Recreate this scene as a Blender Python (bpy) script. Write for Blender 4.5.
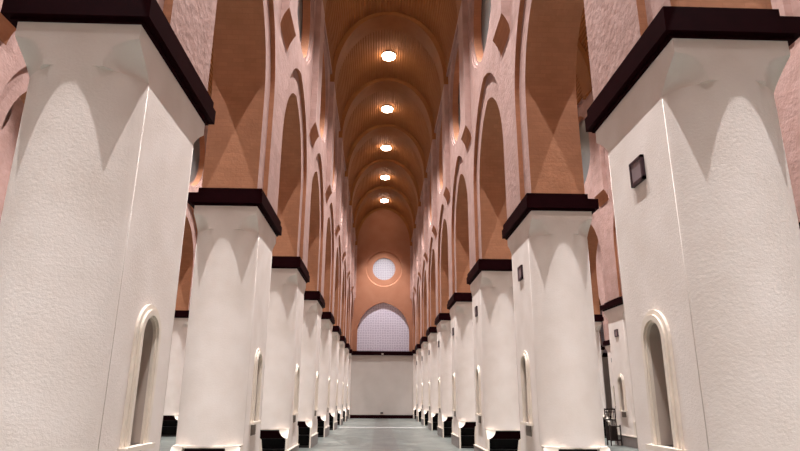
import bpy, bmesh, math, random
from mathutils import Vector, Matrix
from math import pi, sin, cos, sqrt, radians

for o in list(bpy.data.objects):
    bpy.data.objects.remove(o, do_unlink=True)
SC = bpy.context.scene
COL = SC.collection

# ------------------------------------------------------------------ camera
cam_d = bpy.data.cameras.new('camera')
cam_d.sensor_width = 36.0
cam_d.lens = 36.0 * 587.96 / 800.0
cam_d.clip_start = 0.05
cam_d.clip_end = 300
cam = bpy.data.objects.new('camera', cam_d)
COL.objects.link(cam)
PITCH, YAW, ROLL = radians(16.219), radians(1.921), radians(0.301)
Rm = Matrix.Rotation(-YAW, 4, 'Z') @ Matrix.Rotation(pi / 2 + PITCH, 4, 'X') @ Matrix.Rotation(ROLL, 4, 'Z')
cam.matrix_world = Matrix.Translation((-0.28, 0.0, 1.85)) @ Rm
SC.camera = cam

# ------------------------------------------------------------------ world, light, exposure
W = bpy.data.worlds.new('interior_ambient')
SC.world = W
W.use_nodes = True
W.node_tree.nodes['Background'].inputs[0].default_value = (1.0, 0.93, 0.88, 1)
W.node_tree.nodes['Background'].inputs[1].default_value = 0.0
SC.view_settings.view_transform = 'Standard'
SC.view_settings.look = 'None'
SC.view_settings.gamma = 1
SC.view_settings.use_curve_mapping = False
SC.view_settings.exposure = 0.0
LAMP_W = 10400.0          # watts of each ceiling lamp
LAMP_COL = (1.0, 0.985, 1.0)
LAMP_Z = 19.22

# ------------------------------------------------------------------ plan of the hall
S = 6.0                  # bay length
PY0 = 6.46               # centre of the first pillar pair
XP = 3.39                # pillar centre line, first rows
XW0, XW1 = 2.69, 4.0    # faces of the arcade wall
END_Y = 54.0
BACK_Y = -8.54
VES = 13.6               # distance between matching rows

# ------------------------------------------------------------------ materials
def lin(c):
    return tuple(((v / 255) / 12.92 if v / 255 <= 0.04045 else ((v / 255 + 0.055) / 1.055) ** 2.4) for v in c) + (1,)

def new_mat(name, base, rough=0.8, spec=0.3):
    m = bpy.data.materials.new(name)
    m.use_nodes = True
    b = m.node_tree.nodes['Principled BSDF']
    b.inputs['Base Color'].default_value = lin(base)
    b.inputs['Roughness'].default_value = rough
    b.inputs['Specular IOR Level'].default_value = spec
    return m, m.node_tree, b

def mottled(nt, b, c1, c2, scale, coord='Object', detail=4):
    tc = nt.nodes.new('ShaderNodeTexCoord')
    n = nt.nodes.new('ShaderNodeTexNoise')
    n.inputs['Scale'].default_value = scale
    n.inputs['Detail'].default_value = detail
    nt.links.new(tc.outputs[coord], n.inputs['Vector'])
    r = nt.nodes.new('ShaderNodeValToRGB')
    r.color_ramp.elements[0].position = 0.3
    r.color_ramp.elements[0].color = lin(c1)
    r.color_ramp.elements[1].position = 0.7
    r.color_ramp.elements[1].color = lin(c2)
    nt.links.new(n.outputs['Fac'], r.inputs['Fac'])
    nt.links.new(r.outputs['Color'], b.inputs['Base Color'])
    return tc, n, r

def add_bump(nt, b, fac, strength, dist, prev=None):
    bp = nt.nodes.new('ShaderNodeBump')
    bp.inputs['Strength'].default_value = strength
    bp.inputs['Distance'].default_value = dist
    nt.links.new(fac, bp.inputs['Height'])
    if prev is not None:
        nt.links.new(prev.outputs['Normal'], bp.inputs['Normal'])
    nt.links.new(bp.outputs['Normal'], b.inputs['Normal'])
    return bp

def mat_plaster():
    m, nt, b = new_mat('cream_plaster', (226, 214, 204), 0.85, 0.2)
    tc, n, r = mottled(nt, b, (228, 216, 207), (239, 229, 222), 1.6)
    n2 = nt.nodes.new('ShaderNodeTexNoise')
    n2.inputs['Scale'].default_value = 34
    n2.inputs['Detail'].default_value = 5
    n2.inputs['Roughness'].default_value = 0.65
    mp = nt.nodes.new('ShaderNodeMapping')
    mp.inputs['Scale'].default_value = (0.8, 0.8, 1.1)
    nt.links.new(tc.outputs['Object'], mp.inputs['Vector'])
    nt.links.new(mp.outputs['Vector'], n2.inputs['Vector'])
    add_bump(nt, b, n2.outputs['Fac'], 0.19, 0.02)
    return m

def mat_blocks(name, c1, c2, axes, bw, bh, bump, noise_scale, noise_bump, rough=0.8, mortar=0.012, line=0.25):
    m, nt, b = new_mat(name, c1, rough, 0.25)
    tc, n, r = mottled(nt, b, c1, c2, 2.2)
    sx = nt.nodes.new('ShaderNodeSeparateXYZ')
    cx = nt.nodes.new('ShaderNodeCombineXYZ')
    nt.links.new(tc.outputs['Object'], sx.inputs[0])
    nt.links.new(sx.outputs[axes[0]], cx.inputs[0])
    nt.links.new(sx.outputs[axes[1]], cx.inputs[1])
    bk = nt.nodes.new('ShaderNodeTexBrick')
    bk.inputs['Scale'].default_value = 1
    bk.inputs['Brick Width'].default_value = bw
    bk.inputs['Row Height'].default_value = bh
    bk.inputs['Mortar Size'].default_value = mortar
    bk.inputs['Mortar Smooth'].default_value = 0.3
    bk.inputs['Color1'].default_value = (1, 1, 1, 1)
    bk.inputs['Color2'].default_value = (0.9, 0.9, 0.9, 1)
    bk.inputs['Mortar'].default_value = (1 - line, 1 - line, 1 - line, 1)
    nt.links.new(cx.outputs[0], bk.inputs['Vector'])
    mx = nt.nodes.new('ShaderNodeMixRGB')
    mx.blend_type = 'MULTIPLY'
    mx.inputs['Fac'].default_value = 1.0
    nt.links.new(r.outputs['Color'], mx.inputs['Color1'])
    nt.links.new(bk.outputs['Color'], mx.inputs['Color2'])
    nt.links.new(mx.outputs['Color'], b.inputs['Base Color'])
    p = add_bump(nt, b, bk.outputs['Color'], bump, 0.02)
    n2 = nt.nodes.new('ShaderNodeTexNoise')
    n2.inputs['Scale'].default_value = noise_scale
    n2.inputs['Detail'].default_value = 5
    nt.links.new(tc.outputs['Object'], n2.inputs['Vector'])
    add_bump(nt, b, n2.outputs['Fac'], noise_bump, 0.03, p)
    return m

def mat_plain(name, c, rough=0.6, spec=0.4, c2=None, scale=3, metallic=0):
    m, nt, b = new_mat(name, c, rough, spec)
    b.inputs['Metallic'].default_value = metallic
    mottled(nt, b, c, c2 or tuple(min(255, int(v * 1.06) + 1) for v in c), scale)
    return m

def mat_floor():
    m, nt, b = new_mat('grey_marble', (150, 152, 148), 0.35, 0.4)
    tc, n, r = mottled(nt, b, (70, 74, 71), (116, 119, 113), 1.1, detail=7)
    n.inputs['Distortion'].default_value = 1.2
    bk = nt.nodes.new('ShaderNodeTexBrick')
    bk.offset = 0.0
    bk.inputs['Scale'].default_value = 1
    bk.inputs['Brick Width'].default_value = 1.0
    bk.inputs['Row Height'].default_value = 3.0
    bk.inputs['Mortar Size'].default_value = 0.02
    bk.inputs['Color1'].default_value = (1, 1, 1, 1)
    bk.inputs['Color2'].default_value = (0.86, 0.88, 0.88, 1)
    bk.inputs['Mortar'].default_value = (0.8, 0.82, 0.82, 1)
    nt.links.new(tc.outputs['Object'], bk.inputs['Vector'])
    mx = nt.nodes.new('ShaderNodeMixRGB')
    mx.blend_type = 'MULTIPLY'
    mx.inputs['Fac'].default_value = 1.0
    nt.links.new(r.outputs['Color'], mx.inputs['Color1'])
    nt.links.new(bk.outputs['Color'], mx.inputs['Color2'])
    # the middle run is laid in a slightly darker, warmer stone
    sx = nt.nodes.new('ShaderNodeSeparateXYZ')
    nt.links.new(tc.outputs['Object'], sx.inputs[0])
    ab = nt.nodes.new('ShaderNodeMath'); ab.operation = 'ABSOLUTE'
    nt.links.new(sx.outputs['X'], ab.inputs[0])
    lt = nt.nodes.new('ShaderNodeMath'); lt.operation = 'LESS_THAN'
    lt.inputs[1].default_value = 0.5
    nt.links.new(ab.outputs[0], lt.inputs[0])
    m2 = nt.nodes.new('ShaderNodeMixRGB'); m2.blend_type = 'MULTIPLY'
    m2.inputs['Color2'].default_value = (0.84, 0.79, 0.79, 1)
    nt.links.new(lt.outputs[0], m2.inputs['Fac'])
    nt.links.new(mx.outputs['Color'], m2.inputs['Color1'])
    nt.links.new(m2.outputs['Color'], b.inputs['Base Color'])
    return m

def mat_lattice(name, c1, c2, scale, axes=('X', 'Z')):
    m, nt, b = new_mat(name, c1, 0.7, 0.2)
    tc = nt.nodes.new('ShaderNodeTexCoord')
    v = nt.nodes.new('ShaderNodeTexVoronoi')
    v.feature = 'DISTANCE_TO_EDGE'
    v.inputs['Scale'].default_value = scale
    v.inputs['Randomness'].default_value = 0.35
    sx = nt.nodes.new('ShaderNodeSeparateXYZ')
    cx = nt.nodes.new('ShaderNodeCombineXYZ')
    nt.links.new(tc.outputs['Object'], sx.inputs[0])
    nt.links.new(sx.outputs[axes[0]], cx.inputs[0])
    nt.links.new(sx.outputs[axes[1]], cx.inputs[1])
    nt.links.new(cx.outputs[0], v.inputs['Vector'])
    r = nt.nodes.new('ShaderNodeValToRGB')
    r.color_ramp.elements[0].position = 0.05
    r.color_ramp.elements[0].color = lin(c1)
    r.color_ramp.elements[1].position = 0.16
    r.color_ramp.elements[1].color = lin(c2)
    nt.links.new(v.outputs['Distance'], r.inputs['Fac'])
    nt.links.new(r.outputs['Color'], b.inputs['Base Color'])
    add_bump(nt, b, v.outputs['Distance'], -0.5, 0.03)
    return m

def mat_emit(name, c, strength):
    m, nt, b = new_mat(name, c, 0.5, 0.2)
    b.inputs['Emission Color'].default_value = lin(c)
    b.inputs['Emission Strength'].default_value = strength
    return m

M = {
    'plaster': mat_plaster(),
    'endplaster': mat_plain('end_wall_plaster', (196, 187, 180), 0.85, 0.15, (204, 195, 188), 1.0),
    'pink': mat_blocks('pink_split_face_stone', (169, 135, 125), (183, 150, 141), ('Y', 'Z'), 0.55, 0.27, 0.5, 9, 0.6, mortar=0.010, line=0.1),
    'intrados': mat_blocks('terracotta_brick', (174, 118, 86), (186, 129, 96), ('X', 'Z'), 0.24, 0.085, 0.25, 14, 0.2, mortar=0.006, line=0.12),
    'vault': mat_plain('terracotta_slats', (142, 90, 50), 0.75, 0.15, (152, 99, 57), 1.5),
    'endwall': mat_plain('terracotta_plaster', (158, 107, 82), 0.85, 0.15, (166, 115, 90), 1.2),
    'maroon': mat_plain('dark_maroon_wood', (26, 4, 7), 0.6, 0.02, (32, 6, 10), 5),
    'frame': mat_plain('pale_cast_stone', (224, 212, 198), 0.6, 0.3),
    'glass': mat_plain('grey_glass', (100, 101, 100), 0.35, 0.35, (112, 113, 112), 0.8),
    'lining': mat_plain('taupe_render', (188, 172, 160), 0.7, 0.2, (196, 180, 168), 3),
    'pane': mat_plain('niche_glass', (146, 133, 122), 0.2, 0.5, (156, 143, 132), 1),
    'grille': mat_plain('grey_grille', (128, 116, 106), 0.5, 0.4),
    'skirt': mat_plain('grey_stone_skirting', (122, 112, 109), 0.4, 0.4, (134, 124, 120), 6),
    'black': mat_plain('black_lacquer', (12, 10, 11), 0.4, 0.4, (18, 14, 15), 8),
    'blackback': mat_plain('black_board', (8, 7, 8), 0.7, 0.2),
    'dkframe': mat_plain('dark_plum_frame', (52, 30, 38), 0.4, 0.4),
    'boxgrey': mat_plain('mauve_grey_panel', (132, 116, 118), 0.5, 0.3),
    'lattice': mat_lattice('lavender_lattice', (222, 216, 226), (192, 182, 198), 4.5),
    'lattice2': mat_lattice('white_lattice', (176, 173, 177), (148, 142, 150), 6),
    'floor': mat_floor(),
    'floorband': mat_plain('pale_marble', (150, 149, 146), 0.35, 0.4, (160, 158, 155), 2),
    'lamp': mat_emit('lit_diffuser', (255, 234, 212), 38.0),
    'lampring': mat_plain('brass_rim', (150, 110, 70), 0.4, 0.5),
    'paper': mat_plain('pale_grey_cover', (130, 136, 142), 0.5, 0.3),
    'wood': mat_plain('dark_wood', (46, 34, 32), 0.5, 0.4),
}

# ------------------------------------------------------------------ mesh helpers
class MB:
    def __init__(self):
        self.v, self.f, self.m = [], [], []
        self.smooth = []
    def vert(self, p):
        self.v.append(tuple(p)); return len(self.v) - 1
    def face(self, pts, mi=0, sm=False):
        idx = [self.vert(p) for p in pts]
        self.f.append(idx); self.m.append(mi); self.smooth.append(sm)
    def box(self, x0, x1, y0, y1, z0, z1, mi=0):
        P = [(x0, y0, z0), (x1, y0, z0), (x1, y1, z0), (x0, y1, z0), (x0, y0, z1), (x1, y0, z1), (x1, y1, z1), (x0, y1, z1)]
        for q in ((0, 3, 2, 1), (4, 5, 6, 7), (0, 1, 5, 4), (1, 2, 6, 5), (2, 3, 7, 6), (3, 0, 4, 7)):
            self.face([P[i] for i in q], mi)
    def loft(self, rings, mi=0, sm=True, closed=True, cap0=False, cap1=False):
        n = len(rings[0])
        base = [[self.vert(p) for p in r] for r in rings]
        for a, b in zip(base[:-1], base[1:]):
            for i in range(n if closed else n - 1):
                j = (i + 1) % n
                self.f.append([a[i], a[j], b[j], b[i]]); self.m.append(mi); self.smooth.append(sm)
        if cap0: self.f.append(base[0][::-1]); self.m.append(mi); self.smooth.append(False)
        if cap1: self.f.append(base[-1][:]); self.m.append(mi); self.smooth.append(False)
    def mesh(self, name, mats, T=None, weld=1e-5, autosmooth=True):
        me = bpy.data.meshes.new(name)
        me.from_pydata([T(p) if T else p for p in self.v], [], self.f)
        for i, p in enumerate(me.polygons):
            p.material_index = self.m[i]
            p.use_smooth = self.smooth[i]
        for m in mats: me.materials.append(m)
        bm = bmesh.new(); bm.from_mesh(me)
        if weld: bmesh.ops.remove_doubles(bm, verts=bm.verts, dist=weld)
        bmesh.ops.recalc_face_normals(bm, faces=bm.faces)
        if autosmooth:
            for e in bm.edges:
                if len(e.link_faces) == 2 and e.calc_face_angle(0) > radians(32):
                    e.smooth = False
        bm.to_mesh(me); bm.free()
        return me

def link(name, me, parent=None, loc=(0, 0, 0), rz=0.0):
    o = bpy.data.objects.new(name, me)
    COL.objects.link(o)
    o.location = loc
    o.rotation_euler = (0, 0, rz)
    if parent is not None: o.parent = parent
    return o

def build(name, mb, mats, parent=None, loc=(0, 0, 0), rz=0.0, T=None, **k):
    if not isinstance(mats, (list, tuple)): mats = [mats]
    return link(name, mb.mesh(name, mats, T, **k), parent, loc, rz)

def empty(name, loc, rz=0.0):
    o = bpy.data.objects.new(name, None)
    COL.objects.link(o)
    o.location = loc
    o.rotation_euler = (0, 0, rz)
    o.empty_display_size = 0.2
    return o

def tag(o, label, cat, group=None):
    o['label'] = label; o['category'] = cat
    if group: o['group'] = group
    return o

def struct(o, kind='structure'):
    o['kind'] = kind
    return o

def copy_tree(src, parent=None):
    c = src.copy(); COL.objects.link(c)
    if parent is not None: c.parent = parent
    for ch in CHILD.get(src.name, []):
        copy_tree(ch, c)
    return c
CHILD = {}
def reg(parent, child):
    CHILD.setdefault(parent.name, []).append(child)
    return child

def arch_half(t, a, r, zs):
    """points of a two-centred pointed arch, right half from springing to apex; half span a, radius r"""
    rise = sqrt(r * r - (r - a) ** 2)
    th = math.atan2(rise, r - a) * t
    return (r * cos(th) - (r - a), zs + r * sin(th))

def arch_z(y, a, r, zs):
    y = abs(y)
    if y >= a: return None
    return zs + sqrt(max(0, r * r - (y + r - a) ** 2))

# ------------------------------------------------------------------ floor
fl = MB(); fl.box(-24, 24, BACK_Y, END_Y + 0.4, -0.3, 0)
struct(build('floor', fl, M['floor']))
for i, y in enumerate((38.2, )):
    b_ = MB(); b_.box(-2.7, 2.7, y, y + 0.9, 0.0, 0.004)
    struct(build('trim_floor_band', b_, M['floorband']))

# ------------------------------------------------------------------ arcade walls (pointed arches below, round windows above)
AO, RO, ZO = 2.36, 2.95, 8.05     # outer order: half span, radius, springing
AI, RI, ZI = 1.83, 2.30, 7.95     # inner order
CZ, CR0, CR1 = 13.75, 2.12, 1.72  # round window
ZB, ZT = 5.86, 16.0

def plate(mb, X, yc, a, r, zs, cz, cr, mi, y0=-3.0, y1=3.0):
    ys = set([y0, y1, -a, a, -cr, cr, 0.0])
    for k in range(1, 24):
        yy, zz = arch_half(k / 24, a, r, zs); ys.add(yy); ys.add(-yy)
    for k in range(1, 32):
        ys.add(cr * cos(pi * k / 32))
    ys = sorted(y for y in ys if y0 - 1e-9 <= y <= y1 + 1e-9)
    def low(y, side):
        if abs(y) > a - 1e-9:
            return ZB if (abs(y) > a + 1e-9 or side) else zs
        return arch_z(y, a, r, zs)
    def cir(y):
        d = sqrt(max(0, cr * cr - y * y)) if abs(y) < cr else 0
        return cz - d, cz + d
    for ya, yb in zip(ys[:-1], ys[1:]):
        if yb - ya < 1e-7: continue
        mid = (ya + yb) / 2
        solid = abs(mid) > a
        la, lb = (ZB, ZB) if solid else (low(ya, False), low(yb, False))
        ca, cb = cir(ya), cir(yb)
        mb.face([(X, yc + ya, la), (X, yc + yb, lb), (X, yc + yb, cb[0]), (X, yc + ya, ca[0])], mi)
        mb.face([(X, yc + ya, ca[1]), (X, yc + yb, cb[1]), (X, yc + yb, ZT), (X, yc + ya, ZT)], mi)

def arch_strip(mb, Xa, Xb, yc, a, r, zs, mi):
    pts = [(a, ZB)] + [arch_half(k / 24, a, r, zs) for k in range(0, 25)]
    pts = pts + [(-y, z) for y, z in pts[::-1][1:]]
    mb.loft([[(Xa, yc + y, z) for y, z in pts], [(Xb, yc + y, z) for y, z in pts]], mi, True, closed=False)

def ring_strip(mb, Xa, ra, Xb, rb, yc, mi, n=64, cz=CZ):
    A = [(Xa, yc + ra * cos(2 * pi * k / n), cz + ra * sin(2 * pi * k / n)) for k in range(n)]
    B = [(Xb, yc + rb * cos(2 * pi * k / n), cz + rb * sin(2 * pi * k / n)) for k in range(n)]
    mb.loft([A, B], mi, True)

D1 = 0.10
def arcade(side_name, sx, ox, bays):
    mb = MB()
    for yc in bays:
        for (X, Xi, Xm) in ((XW0, XW0 + D1, XW0 + 0.3), (XW1, XW1 - D1, XW1 - 0.3)):
            plate(mb, X, yc, AO, RO, ZO, CZ, CR0, 0)
            arch_strip(mb, X, Xi, yc, AO, RO, ZO, 1)
            # inner order face, between the two arches
            po = [(AO, ZB)] + [arch_half(k / 24, AO, RO, ZO) for k in range(25)]
            pi_ = [(AI, ZB)] + [arch_half(k / 24, AI, RI, ZI) for k in range(25)]
            for s in (1, -1):
                for k in range(25):
                    mb.face([(Xi, yc + s * po[k][0], po[k][1]), (Xi, yc + s * po[k + 1][0], po[k + 1][1]),
                             (Xi, yc + s * pi_[k + 1][0], pi_[k + 1][1]), (Xi, yc + s * pi_[k][0], pi_[k][1])], 0)
        arch_strip(mb, XW0 + D1, XW1 - D1, yc, AI, RI, ZI, 1)
    T = lambda p: (sx * p[0] + ox, p[1], p[2])
    o = build('wall_' + side_name, mb, [M['pink'], M['intrados']], T=T, autosmooth=True)
    struct(o)
    return o

def oculus(idx, sx, ox, yc):
    """round clerestory window: stepped stone rings and a grey pane"""
    mb = MB()
    for X, d in ((XW0, 1), (XW1, -1)):
        ring_strip(mb, X, CR0, X + d * 0.03, CR0, yc, 0)
        ring_strip(mb, X + d * 0.03, CR0, X + d * 0.03, 2.02, yc, 0)
        ring_strip(mb, X + d * 0.03, 2.02, X + d * 0.10, 2.02, yc, 0)
        ring_strip(mb, X + d * 0.10, 2.02, X + d * 0.10, 1.92, yc, 0)
        ring_strip(mb, X + d * 0.10, 1.92, X + d * 0.34, 1.86, yc, 1)
        ring_strip(mb, X + d * 0.34, 1.86, X + d * 0.34, 1.76, yc, 0)
    T = lambda p: (sx * p[0] + ox, p[1], p[2])
    o = build('window_%d' % idx, mb, [M['pink'], M['intrados']], T=T)
    struct(o)
    g = MB(); n = 64
    c = (XW0 + XW1) / 2
    A = [(XW0 + 0.36, yc + 1.80 * cos(2 * pi * k / n), CZ + 1.80 * sin(2 * pi * k / n)) for k in range(n)]
    B = [(XW1 - 0.36, p[1], p[2]) for p in A]
    g.loft([A, B], 0, True, cap0=True, cap1=True)
    build('window_pane', g, M['glass'], parent=o, T=T)
    return o

def shaft(idx, sx, ox, yc):
    """flat pilaster rising from a curved corbel to the spring of the rib, on both faces of the wall"""
    mb = MB(); hw = 0.57
    for X, d in ((XW0, -1), (XW1, 1)):
        xo = X + d * 0.19
        prof = [(X + d * -0.02, 10.12), (X, 10.12), (X + d * 0.03, 10.28), (X + d * 0.08, 10.42), (X + d * 0.14, 10.53), (xo, 10.60), (xo, ZT + 0.3), (X + d * -0.02, ZT + 0.3)]
        mb.loft([[(x, yc - hw, z) for x, z in prof], [(x, yc + hw, z) for x, z in prof]], 0, False, cap0=True, cap1=True)
        # corbel underside takes the darker terracotta, painting in its shade
        for q in range(4):
            mb.m[-2 - len(prof) + 1 + q] = 1
    T = lambda p: (sx * p[0] + ox, p[1], p[2])
    o = build('trim_%d' % idx, mb, [M['pink'], M['intrados']], T=T)
    return struct(o)

BAYS = [PY0 - 3 + S * k for k in range(-1, 9)]     # bay centres
PIERS = [PY0 + S * k for k in range(0, 9)]
ROWS = [('right', 1, 0.0), ('left', -1, 0.0), ('aisle_right', -1, VES), ('aisle_left', 1, -VES), ('outer_right', 1, VES), ('outer_left', -1, -VES)]
wi = ti = 0
for rname, sx, ox in ROWS:
    arcade(rname, sx, ox, BAYS)
    for k, yc in enumerate(BAYS):
        if rname.startswith('outer') : continue
        wi += 1
        oculus(wi, sx, ox, yc)
    for k, yc in enumerate(PIERS):
        if rname.startswith('outer'): continue
        ti += 1
        shaft(ti, sx, ox, yc)

# ------------------------------------------------------------------ vaults with slats, and the ribs across them
VX, VZ0, VR = 2.64, 16.0, 3.34
def vault_prof(hw, z0, rise, n, amp=0.0):
    pts = []
    for k in range(n + 1):
        t = pi * k / n
        r = 1.0
        x, z = hw * cos(t), rise * (sin(t) ** 0.96 if sin(t) > 1e-9 else 0)
        off = amp if (k // 2) % 2 else 0
        pts.append((x * (1 - off / hw), z0 + z - off))
    return pts

def vessel(xc, name, k0=0):
    p = vault_prof(VX, VZ0, VR, 240, 0.026)
    mb = MB()
    mb.loft([[(xc + x, BACK_Y, z) for x, z in p], [(xc + x, END_Y, z) for x, z in p]], 0, False, closed=False)
    # roof shell above, so that the vault has thickness
    q = vault_prof(VX + 0.45, VZ0, VR + 0.45, 40)
    mb.loft([[(xc + x, BACK_Y, z) for x, z in q], [(xc + x, END_Y, z) for x, z in q]], 0, False, closed=False)
    for P0, P1 in ((p[0], q[0]), (p[-1], q[-1])):
        mb.face([(xc + P0[0], BACK_Y, P0[1]), (xc + P0[0], END_Y, P0[1]), (xc + P1[0], END_Y, P1[1]), (xc + P1[0], BACK_Y, P1[1])])
    struct(build(name, mb, M['vault'], autosmooth=False))

def rib(idx, xc, yc):
    hw = 0.58
    a = vault_prof(2.49, 15.55, 3.60, 46)
    b = vault_prof(2.72, 15.55, 3.86, 46)
    mb = MB()
    f0 = [(xc + x, yc - hw, z) for x, z in a]; f1 = [(xc + x, yc + hw, z) for x, z in a]
    g0 = [(xc + x, yc - hw, z) for x, z in b]; g1 = [(xc + x, yc + hw, z) for x, z in b]
    mb.face([f0[0], f1[0], g1[0], g0[0]]); mb.face([f0[-1], f1[-1], g1[-1], g0[-1]])
    for i in range(46):
        mb.face([f0[i], f0[i + 1], f1[i + 1], f1[i]], 0, True)
        mb.face([f0[i], g0[i], g0[i + 1], f0[i + 1]], 0)
        mb.face([f1[i], f1[i + 1], g1[i + 1], g1[i]], 0)
    struct(build('trim_%d' % idx, mb, [M['vault']]))

def cornice(idx, sx, ox):
    mb = MB()
    for X, d in ((XW0, -1), (XW1, 1)):
        mb.box(min(X - d * 0.02, X + d * 0.08), max(X - d * 0.02, X + d * 0.08), BACK_Y, END_Y, 15.93, 16.06)
    T = lambda p: (sx * p[0] + ox, p[1], p[2])
    struct(build('trim_%d' % idx, mb, M['pink'], T=T))

VESSELS = [0.0, VES / 2, -VES / 2, VES, -VES, 1.5 * VES, -1.5 * VES]
for i, xc in enumerate(VESSELS):
    vessel(xc, 'ceiling')
    if abs(xc) < 14:
        for yc in PIERS:
            ti += 1
            rib(ti, xc, yc)
for rname, sx, ox in ROWS:
    if rname.startswith('outer'): continue
    ti += 1
    cornice(ti, sx, ox)

# ------------------------------------------------------------------ end wall, back wall, outer walls
def end_bay(xc):
    """one bay of the terracotta end wall above the dark cornice: pointed lattice recess and a ringed round window"""
    a, r, zs = 2.36, 2.75, 7.43   # pointed window
    zb = 5.76
    rz, rr = 13.33, 1.70
    Y = END_Y
    mb = MB()
    H = 3.33
    apex = zs + sqrt(r * r - (r - a) ** 2)
    ys = {-H, H, -a, a, -rr, rr, 0.0}
    for k in range(1, 24):
        yy, zz = arch_half(k / 24, a, r, zs); ys.add(yy); ys.add(-yy)
    for k in range(1, 32): ys.add(rr * cos(pi * k / 32))
    ys = sorted(ys)
    def lo(x): return zb if abs(x) >= a - 1e-9 else arch_z(x, a, r, zs)
    def cir(x):
        d = sqrt(max(0, rr * rr - x * x)) if abs(x) < rr else 0
        return rz - d, rz + d
    for x0, x1 in zip(ys[:-1], ys[1:]):
        solid = abs((x0 + x1) / 2) > a
        l0 = zb if solid else (zs if abs(x0) >= a - 1e-9 else lo(x0))
        l1 = zb if solid else (zs if abs(x1) >= a - 1e-9 else lo(x1))
        c0, c1 = cir(x0), cir(x1)
        mb.face([(xc + x0, Y, l0), (xc + x1, Y, l1), (xc + x1, Y, c1[0]), (xc + x0, Y, c0[0])])
        mb.face([(xc + x0, Y, c0[1]), (xc + x1, Y, c1[1]), (xc + x1, Y, 20.5), (xc + x0, Y, 20.5)])
    pts = [(a, zb)] + [arch_half(k / 24, a, r, zs) for k in range(25)]
    pts = pts + [(-x, z) for x, z in pts[::-1][1:]]
    mb.loft([[(xc + x, Y, z) for x, z in pts], [(xc + x, Y + 0.3, z) for x, z in pts]], 0, True, closed=False)
    n = 64
    def R(rad, yy): return [(xc + rad * cos(2 * pi * k / n), Y + yy, rz + rad * sin(2 * pi * k / n)) for k in range(n)]
    mb.loft([R(rr, 0), R(rr - 0.09, 0.10), R(1.06, 0.10), R(1.06, 0.34)], 0, True)
    o = build('wall_end', mb, M['endwall'], T=None)
    struct(o)
    return pts, (rz, rr)

win_n = wi
lower = MB(); lower.box(-24, 24, END_Y, END_Y + 0.4, 0, 5.40)
struct(build('wall_end', lower, M['endplaster']))
cor = MB(); cor.box(-24, 24, END_Y - 0.10, END_Y + 0.4, 5.40, 5.56); cor.box(-24, 24, END_Y - 0.03, END_Y + 0.4, 5.56, 5.76)
struct(build('trim_end_cornice', cor, M['maroon']))
sk = MB(); sk.box(-24, 24, END_Y - 0.04, END_Y, 0, 0.30)
struct(build('baseboard_end', sk, M['maroon']))
for xc in VESSELS:
    pts, (rz, rr) = end_bay(xc + (0.06 if xc == 0 else 0))
    xo = xc + (0.06 if xc == 0 else 0)
    win_n += 1
    g = MB()
    g.loft([[(xo + x, END_Y + 0.16, z) for x, z in pts], [(xo + x, END_Y + 0.3, z) for x, z in pts]], 0, False, cap0=True, cap1=True)
    struct(build('window_%d' % win_n, g, M['lattice'], autosmooth=False))
    win_n += 1
    g = MB(); n = 64
    g.loft([[(xo + 1.08 * cos(2 * pi * k / n), END_Y + yy, rz + 1.08 * sin(2 * pi * k / n)) for k in range(n)] for yy in (0.14, 0.34)], 0, True, cap0=True, cap1=True)
    struct(build('window_%d' % win_n, g, M['lattice2']))
bw = MB(); bw.box(-24, 24, BACK_Y - 0.4, BACK_Y, 0, 20.5)
struct(build('wall_back', bw, M['plaster']))
for nm, x in (('side_left', -24), ('side_right', 24)):
    b_ = MB(); b_.box(x - 0.2, x + 0.2, BACK_Y, END_Y, 0, 20.5)
    struct(build('wall_' + nm, b_, M['plaster']))

# ------------------------------------------------------------------ pillar (built once, then copied)
HX, HY = 0.62, 1.152       # half size of the block
SEAM = 0.78                # the engaged rounds start here
FRONT = 1.143               # nose of the rounds
def rounds_y(x):
    return SEAM + (FRONT - SEAM) * max(0.0, 1 - (x / HX) ** 2) ** 0.72
NX = 44
def ring(z, k, lip=0.0):
    """cross-section: k = 0 round fronted, k = 1 rectangular block"""
    pts = []
    xs = [HX * sin(pi / 2 * (2 * i / NX - 1)) for i in range(NX + 1)]
    def front(x):
        yr = rounds_y(x)
        w = max(0.0, min(1.0, (abs(x) - 0.0) / HX))
        return yr
    # front (-y) from x=-HX to HX
    for x in xs:
        yr = rounds_y(x)
        y = yr + (HY - yr) * k(abs(x) / HX)
        pts.append((x, -y, z))
    pts.append((HX, -SEAM, z)) ; pts.append((HX, SEAM, z))
    for x in xs[::-1]:
        yr = rounds_y(x)
        y = yr + (HY - yr) * k(abs(x) / HX)
        pts.append((x, y, z))
    pts.append((-HX, SEAM, z)); pts.append((-HX, -SEAM, z))
    return pts

HR, HZ = 0.31, 5.02        # radius and height of the corner hoods under the capital
BR, BZ = 0.245, 0.965      # the same at the foot
def hood_y(x, dz, r, front):
    """concave conical hood centred on the corner; reaches the front plane at radius r"""
    rho = sqrt((HX - abs(x)) ** 2 + dz * dz)
    if rho >= r: return front
    return SEAM + (front - SEAM) * (rho / r) ** 1.35

def ring_y(z, fy):
    xs = [HX * sin(pi / 2 * (2 * i / NX - 1)) for i in range(NX + 1)]
    pts = [(x, -fy(x), z) for x in xs]
    pts += [(HX, -SEAM, z), (HX, SEAM, z)]
    pts += [(x, fy(x), z) for x in xs[::-1]]
    pts += [(-HX, SEAM, z), (-HX, -SEAM, z)]
    return pts

def sstep(t):
    t = max(0.0, min(1.0, t)); return t * t * (3 - 2 * t)

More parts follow.
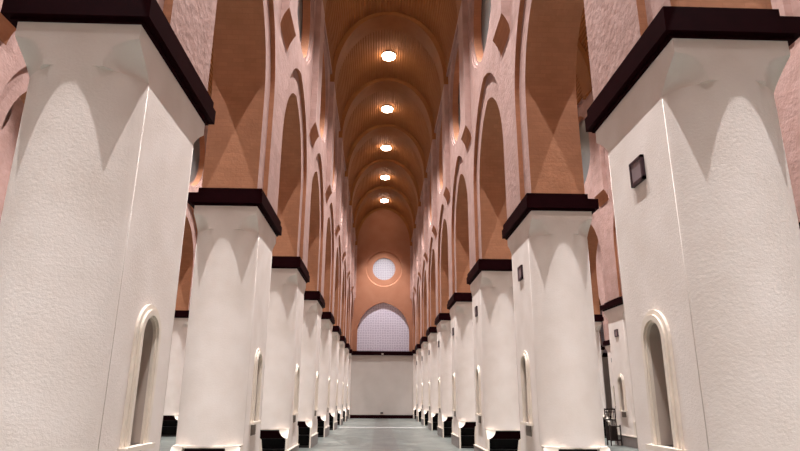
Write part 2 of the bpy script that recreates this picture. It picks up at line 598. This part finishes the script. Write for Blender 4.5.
def make_shaft():
    mb = MB()
    core = lambda x: 0.80
    rings = [ring_y(0.0, core), ring_y(BZ, core)]
    for zz in (BZ, 1.5, 2.2, 3.0, 3.8, 4.5, 4.66):
        rings.append(ring_y(zz, rounds_y))
    for k in range(1, 9):
        zz = 4.66 + (HZ - 4.66) * k / 8
        kc = sstep((zz - 4.66) / (HZ - 4.66))
        rings.append(ring_y(zz, lambda x: rounds_y(x) + (HY - 0.006 - rounds_y(x)) * kc * (1 - sstep((abs(x) - 0.17) / 0.14))))
    for k in range(0, 15):
        dz = HR * sin(pi / 2 * k / 14)
        fp = HY - 0.006 * (1 - sstep(dz / HR))
        rings.append(ring_y(HZ + dz, lambda x: hood_y(x, dz, HR, fp)))
    rings.append(ring_y(HZ + HR + 0.01, lambda x: HY))
    rings.append(ring_y(5.56, lambda x: HY))
    mb.loft(rings, 0, True, cap0=True, cap1=True)
    return mb.mesh('shaft', [M['plaster']])

NZ0, NZS, NA = 1.36, 2.46, 0.185     # niche opening: sill, springing, half width
def niche_prof(a, n=16, z0=NZ0):
    p = [(a, z0), (a, NZS)] + [(a * cos(pi * k / n), NZS + a * sin(pi * k / n)) for k in range(1, n)] + [(-a, NZS), (-a, z0)]
    return p

def bool_cut(me, cutter):
    a = bpy.data.objects.new('tmp_a', me); b = bpy.data.objects.new('tmp_b', cutter)
    COL.objects.link(a); COL.objects.link(b)
    md = a.modifiers.new('b', 'BOOLEAN'); md.object = b; md.operation = 'DIFFERENCE'; md.solver = 'EXACT'
    dg = bpy.context.evaluated_depsgraph_get()
    out = bpy.data.meshes.new_from_object(a.evaluated_get(dg))
    bpy.data.objects.remove(a); bpy.data.objects.remove(b)
    return out

shaft_me = make_shaft()
cut = MB()
for s in (-1, 1):
    p = niche_prof(NA + 0.02)
    cut.loft([[(s * (HX + 0.1), y, z) for y, z in p], [(s * (HX - 0.30), y, z) for y, z in p]], 0, False, cap0=True, cap1=True)
cut_me = cut.mesh('cut', [M['plaster']], autosmooth=False)
shaft_me = bool_cut(shaft_me, cut_me)
shaft_me.name = 'pillar_shaft'

def pier_parts():
    P = {}
    # dark capital: thin under strip, deep slab, upper slab
    mb = MB()
    mb.box(-0.66, 0.68, -1.185, 1.185, 5.50, 5.54)
    mb.box(-0.727, 0.75, -1.238, 1.238, 5.54, 5.745)
    mb.box(-0.70, 0.56, -1.195, 1.195, 5.745, 5.862)
    P['capital'] = mb.mesh('capital', [M['maroon']])
    # corner corbels over the shelf units
    mb = MB()
    for sy in (-1, 1):
        mb.box(-HX + BR, HX - BR, min(sy * 0.80, sy * (HY - 0.02)), max(sy * 0.80, sy * (HY - 0.02)), BZ - 0.022, BZ + 0.012)
        for sx in (-1, 1):
            mb.box(min(sx * HX, sx * (HX - 0.055)), max(sx * HX, sx * (HX - 0.055)), min(sy * 0.80, sy * HY), max(sy * 0.80, sy * HY), 0, BZ - BR)
            n, q = 10, 14
            P_ = lambda rho, ph: (sx * (HX - rho * cos(ph)), sy * (0.99 + (HY - 0.99) * (rho / BR) ** 1.2), BZ + 0.012 - rho * sin(ph) * (BR + 0.012) / BR)
            rings = [[P_(BR * i / n, pi / 2 * j / q) for j in range(q + 1)] for i in range(1, n + 1)]
            rings.append([(p[0], sy * 0.79, p[2]) for p in rings[-1]])
            mb.loft(rings, 0, True, closed=False)
            # long side and top edge of the bowl
            side = [P_(BR * i / n, pi / 2) for i in range(1, n + 1)]
            mb.face(side + [(sx * HX, sy * 0.79, side[-1][2]), (sx * HX, sy * 0.79, BZ + 0.012)])
            top = [P_(BR * i / n, 0) for i in range(1, n + 1)]
            mb.face(top + [(top[-1][0], sy * 0.79, BZ + 0.012), (sx * HX, sy * 0.79, BZ + 0.012)])
    P['corner_corbel'] = mb.mesh('corner_corbel', [M['frame']])
    # fine beads where the rounds meet the flat faces
    mb = MB()
    for sx in (-1, 1):
        for sy in (-1, 1):
            cx, cy = sx * (HX - 0.001), sy * (SEAM + 0.001)
            n = 8
            mb.loft([[(cx + 0.0045 * cos(2 * pi * i / n), cy + 0.0045 * sin(2 * pi * i / n), z) for i in range(n)] for z in (1.0, 4.98)], 0, True, cap0=True, cap1=True)
    P['corner_bead'] = mb.mesh('corner_bead', [M['plaster']])
    # skirting on the two long faces
    mb = MB()
    for sx in (-1, 1):
        x0, x1 = sorted((sx * HX, sx * (HX + 0.03)))
        mb.box(x0, x1, -HY, HY, 0, 0.39)
        x0, x1 = sorted((sx * HX, sx * (HX + 0.04)))
        mb.box(x0, x1, -HY, HY, 0.39, 0.42, 1)
    P['skirting'] = mb.mesh('skirting', [M['skirt'], M['frame']])
    for s, nm in ((-1, 'a'), (1, 'b')):
        X = s * HX
        mb = MB()
        def band(a0, a1, x0, x1):
            A = niche_prof(a0); B = niche_prof(a1)
            A0 = [(X + s * x0, y, z) for y, z in A]; B0 = [(X + s * x0, y, z) for y, z in B]
            A1 = [(X + s * x1, y, z) for y, z in A]; B1 = [(X + s * x1, y, z) for y, z in B]
            mb.loft([A0, A1, B1, B0], 0, False, closed=False)
            for i in (0, -1):
                mb.face([A0[i], A1[i], B1[i], B0[i]])
        band(0.188, 0.215, -0.004, 0.03)
        band(0.215, 0.275, -0.02, 0.055)
        band(0.275, 0.33, -0.02, 0.03)
        x0, x1 = sorted((X - s * 0.28, X + s * 0.09))
        mb.box(x0, x1, -0.36, 0.36, NZ0 - 0.045, NZ0) if False else None
        fr = mb.mesh('niche_frame', [M['frame']])
        mb = MB()
        p = niche_prof(0.19)
        p = p + [p[0]]
        mb.loft([[(X - s * 0.27, y, z) for y, z in p], [(X - s * 0.005, y, z) for y, z in p]], 0, True, closed=False)
        ln = mb.mesh('niche_lining', [M['lining']])
        mb = MB()
        x0, x1 = sorted((X - s * 0.02, X + s * 0.09))
        mb.box(x0, x1, -0.37, 0.37, NZ0 - 0.05, NZ0)
        sill = mb.mesh('sill', [M['frame']])
        mb = MB()
        p = niche_prof(0.189)
        mb.loft([[(X - s * 0.24, y, z) for y, z in p], [(X - s * 0.25, y, z) for y, z in p]], 0, False, cap0=True, cap1=True)
        pane = mb.mesh('niche_pane', [M['pane']])
        mb = MB()
        x0, x1 = sorted((X, X + s * 0.012))
        mb.box(x0, x1, -0.20, 0.20, 1.10, 1.32, 0)
        for j in range(8):
            z = 1.115 + j * 0.025
            xa, xb = sorted((X + s * 0.010, X + s * 0.022))
            mb.box(xa, xb, -0.185, 0.185, z, z + 0.012, 0)
        gr = mb.mesh('vent_grille', [M['grille']])
        P['niche' + nm] = (fr, sill, pane, gr, ln)
    return P
PP = pier_parts()

def make_pier(loc, rz, label, sides='ab'):
    r = empty('pillar', loc, rz)
    tag(r, label, 'pillar', 'cream pillars carrying the arcades')
    link('shaft', shaft_me, r)
    link('capital', PP['capital'], r)
    link('corner_corbel', PP['corner_corbel'], r)
    link('skirting', PP['skirting'], r)
    link('corner_bead', PP['corner_bead'], r)
    for s in sides:
        fr, sill, pane, gr, ln = PP['niche' + s]
        f = link('niche_frame', fr, r)
        link('sill', sill, f)
        link('niche_pane', pane, r)
        link('niche_lining', ln, r)
        link('vent_grille', gr, r)
    return r

ORD = ['nearest', 'second', 'third', 'fourth', 'fifth', 'sixth', 'seventh', 'eighth', 'ninth']
def make_box(loc, label):
    t = empty('wall_box', loc)
    tag(t, label, 'wall box', 'square boxes on the pillars')
    mb = MB()
    h, w, d = 0.15, 0.165, 0.04
    for (y0, y1, z0, z1) in ((-w, w, h - 0.035, h), (-w, w, -h, -h + 0.035), (-w, -w + 0.035, -h, h), (w - 0.035, w, -h, h)):
        mb.box(-d, 0, y0, y1, z0, z1)
    build('frame', mb, M['dkframe'], t)
    mb = MB(); mb.box(-0.03, 0, -w + 0.03, w - 0.03, -h + 0.03, h - 0.03)
    build('panel', mb, M['boxgrey'], t)
    return t

def make_shelf(loc, label, item=False):
    """black open shelf unit in the plinth; its back against the pillar"""
    t = empty('shelf_unit', loc)
    tag(t, label, 'shelf', 'black shelf units set into the pillar bases')
    w, d, h = 0.555, 0.20, 0.935
    mb = MB()
    mb.box(-w, -w + 0.025, -d, 0, 0, h); mb.box(w - 0.025, w, -d, 0, 0, h)
    mb.box(-w + 0.025, w - 0.025, -d, 0, h - 0.025, h)
    mb.box(-w + 0.025, w - 0.025, -d, 0, 0, 0.06)
    build('carcass', mb, M['black'], t)
    mb = MB(); mb.box(-w + 0.025, w - 0.025, -0.02, 0, 0.06, h - 0.025)
    build('back_panel', mb, M['blackback'], t)
    mb = MB(); mb.box(-w + 0.025, w - 0.025, -d + 0.005, -d + 0.03, 0.72, h - 0.025)
    build('front_rail', mb, M['maroon'], t)
    for z in (0.70, 0.42):
        mb = MB(); mb.box(-w + 0.025, w - 0.025, -d + 0.004, -0.02, z, z + 0.022)
        build('shelf', mb, M['black'], t)
    return t

ROWDEF = [('right', 1, XP, 0.0), ('left', -1, -XP, pi), ('right aisle', 1, VES - XP, pi), ('left aisle', -1, -(VES - XP), 0.0),
          ('far right', 1, VES + XP, 0.0), ('far left', -1, -(VES + XP), pi)]
for rn, sgn, X, rz in ROWDEF:
    for k, y in enumerate(PIERS):
        if rn in ('right', 'left'):
            lab = '%s cream pillar from the camera along the %s side of the nave' % (ORD[k], rn)
            if k == 8: lab = 'cream half-hidden pillar against the end wall on the %s of the nave' % rn
        else:
            lab = 'cream pillar of the %s row behind the nave row, %s from the camera' % (rn, ORD[k])
        make_pier((X, y, 0), rz, lab)
        if k > 0 and (rn in ('right', 'left') or k > 2):
            make_shelf((X, y - 0.80 - 0.005, 0.0), 'black shelf unit in the base of the %s pillar, %s' % (ORD[k], rn + (' nave side' if rn in ('right', 'left') else ' row')))
        if sgn > 0 and (rn == 'right' or k > 2):
            make_box((X - HX, y - 0.04, 4.43), 'small dark square box high on the %s pillar, %s' % (ORD[k], rn + (' nave side' if rn == 'right' else ' row')))

# ------------------------------------------------------------------ ceiling lamps
lamp_me = None
def make_lamp(xc, y, label):
    global lamp_me
    t = empty('ceiling_lamp', (xc, y, 19.345))
    tag(t, label, 'ceiling lamp', 'round lamps along the vault crowns')
    if lamp_me is None:
        mb = MB(); n = 28
        prof = [(0.24, 0.0), (0.26, -0.06), (0.36, -0.09), (0.37, -0.12), (0.34, -0.12)]
        mb.loft([[(r * cos(2 * pi * i / n), r * sin(2 * pi * i / n), z) for i in range(n)] for r, z in prof], 0, True, cap0=True)
        ring_me = mb.mesh('lamp_rim', [M['lampring']])
        mb = MB()
        prof = [(0.34, -0.11), (0.36, -0.16), (0.33, -0.23), (0.21, -0.28), (0.03, -0.30)]
        mb.loft([[(r * cos(2 * pi * i / n), r * sin(2 * pi * i / n), z) for i in range(n)] for r, z in prof], 0, True, cap0=True, cap1=True)
        dif_me = mb.mesh('diffuser', [M['lamp']])
        lamp_me = (ring_me, dif_me)
    link('rim', lamp_me[0], t)
    link('diffuser', lamp_me[1], t)
    l = bpy.data.lights.new('lamp_light', 'SPOT')
    l.energy = LAMP_W; l.color = LAMP_COL
    l.spot_size = radians(68.5); l.spot_blend = 0.75
    l.shadow_soft_size = 0.06
    lo = bpy.data.objects.new('bulb', l); COL.objects.link(lo)
    lo.parent = t; lo.location = (0, 0, -0.38)
    return t

for xc in VESSELS[:5]:
    for k, y in enumerate(BAYS):
        nm = ['nave', 'right aisle', 'left aisle', 'outer right aisle', 'outer left aisle'][VESSELS.index(xc)]
        make_lamp(xc, y, 'round lit ceiling lamp of the %s vault, %s from the camera' % (nm, ORD[max(0, k - 1)] if k else 'behind the first'))

# ------------------------------------------------------------------ slatted stand in the right aisle
t = empty('slatted_stand', (9.26, 24.9, 0), 0.1)
tag(t, 'dark slatted wooden stand in the right aisle beside a pillar', 'stand')
for x in (-0.22, 0.22):
    for y in (-0.16, 0.16):
        mb = MB(); mb.box(x - 0.02, x + 0.02, y - 0.02, y + 0.02, 0, 1.42 if y > 0 else 0.8); build('leg', mb, M['wood'], t)
mb = MB(); mb.box(-0.2, 0.2, -0.16, 0.16, 0.72, 0.76); build('seat', mb, M['wood'], t)
for z0, z1 in ((1.36, 1.42), (1.27, 1.30), (0.95, 1.0)):
    mb = MB(); mb.box(-0.2, 0.2, 0.140, 0.151, z0, z1); build('back_rail', mb, M['wood'], t)
for i in range(5):
    x = -0.15 + i * 0.075
    mb = MB(); mb.box(x - 0.012, x + 0.012, 0.152, 0.168, 0.76, 1.36); build('slat', mb, M['wood'], t)
for y in (-0.16, 0.16):
    mb = MB(); mb.box(-0.2, 0.2, y - 0.012, y + 0.012, 0.18, 0.24); build('stretcher', mb, M['wood'], t)

mb = MB(); mb.box(-0.2, 0.2, 0.10, 0.135, 0.24, 0.72)
build('lower_panel', mb, M['wood'], bpy.data.objects['slatted_stand'])

# small fittings on the end wall
t = empty('wall_fixture', (0.02, END_Y - 0.10, 5.50))
tag(t, 'small pale fixture on the dark cornice of the end wall', 'wall fixture')
mb = MB(); mb.box(-0.09, 0.09, -0.10, 0.0, -0.07, 0.07); build('housing', mb, M['lining'], t)
mb = MB(); mb.box(-0.02, 0.02, -0.03, 0.0, -0.16, -0.07); build('bracket', mb, M['grille'], t)
mb = MB(); mb.box(-0.12, 0.12, -0.05, 0.0, 0.0, 0.12)
tag(build('wall_socket', mb, M['black'], loc=(0.02, END_Y, 0.40)), 'tiny black box low on the cream end wall', 'wall socket')
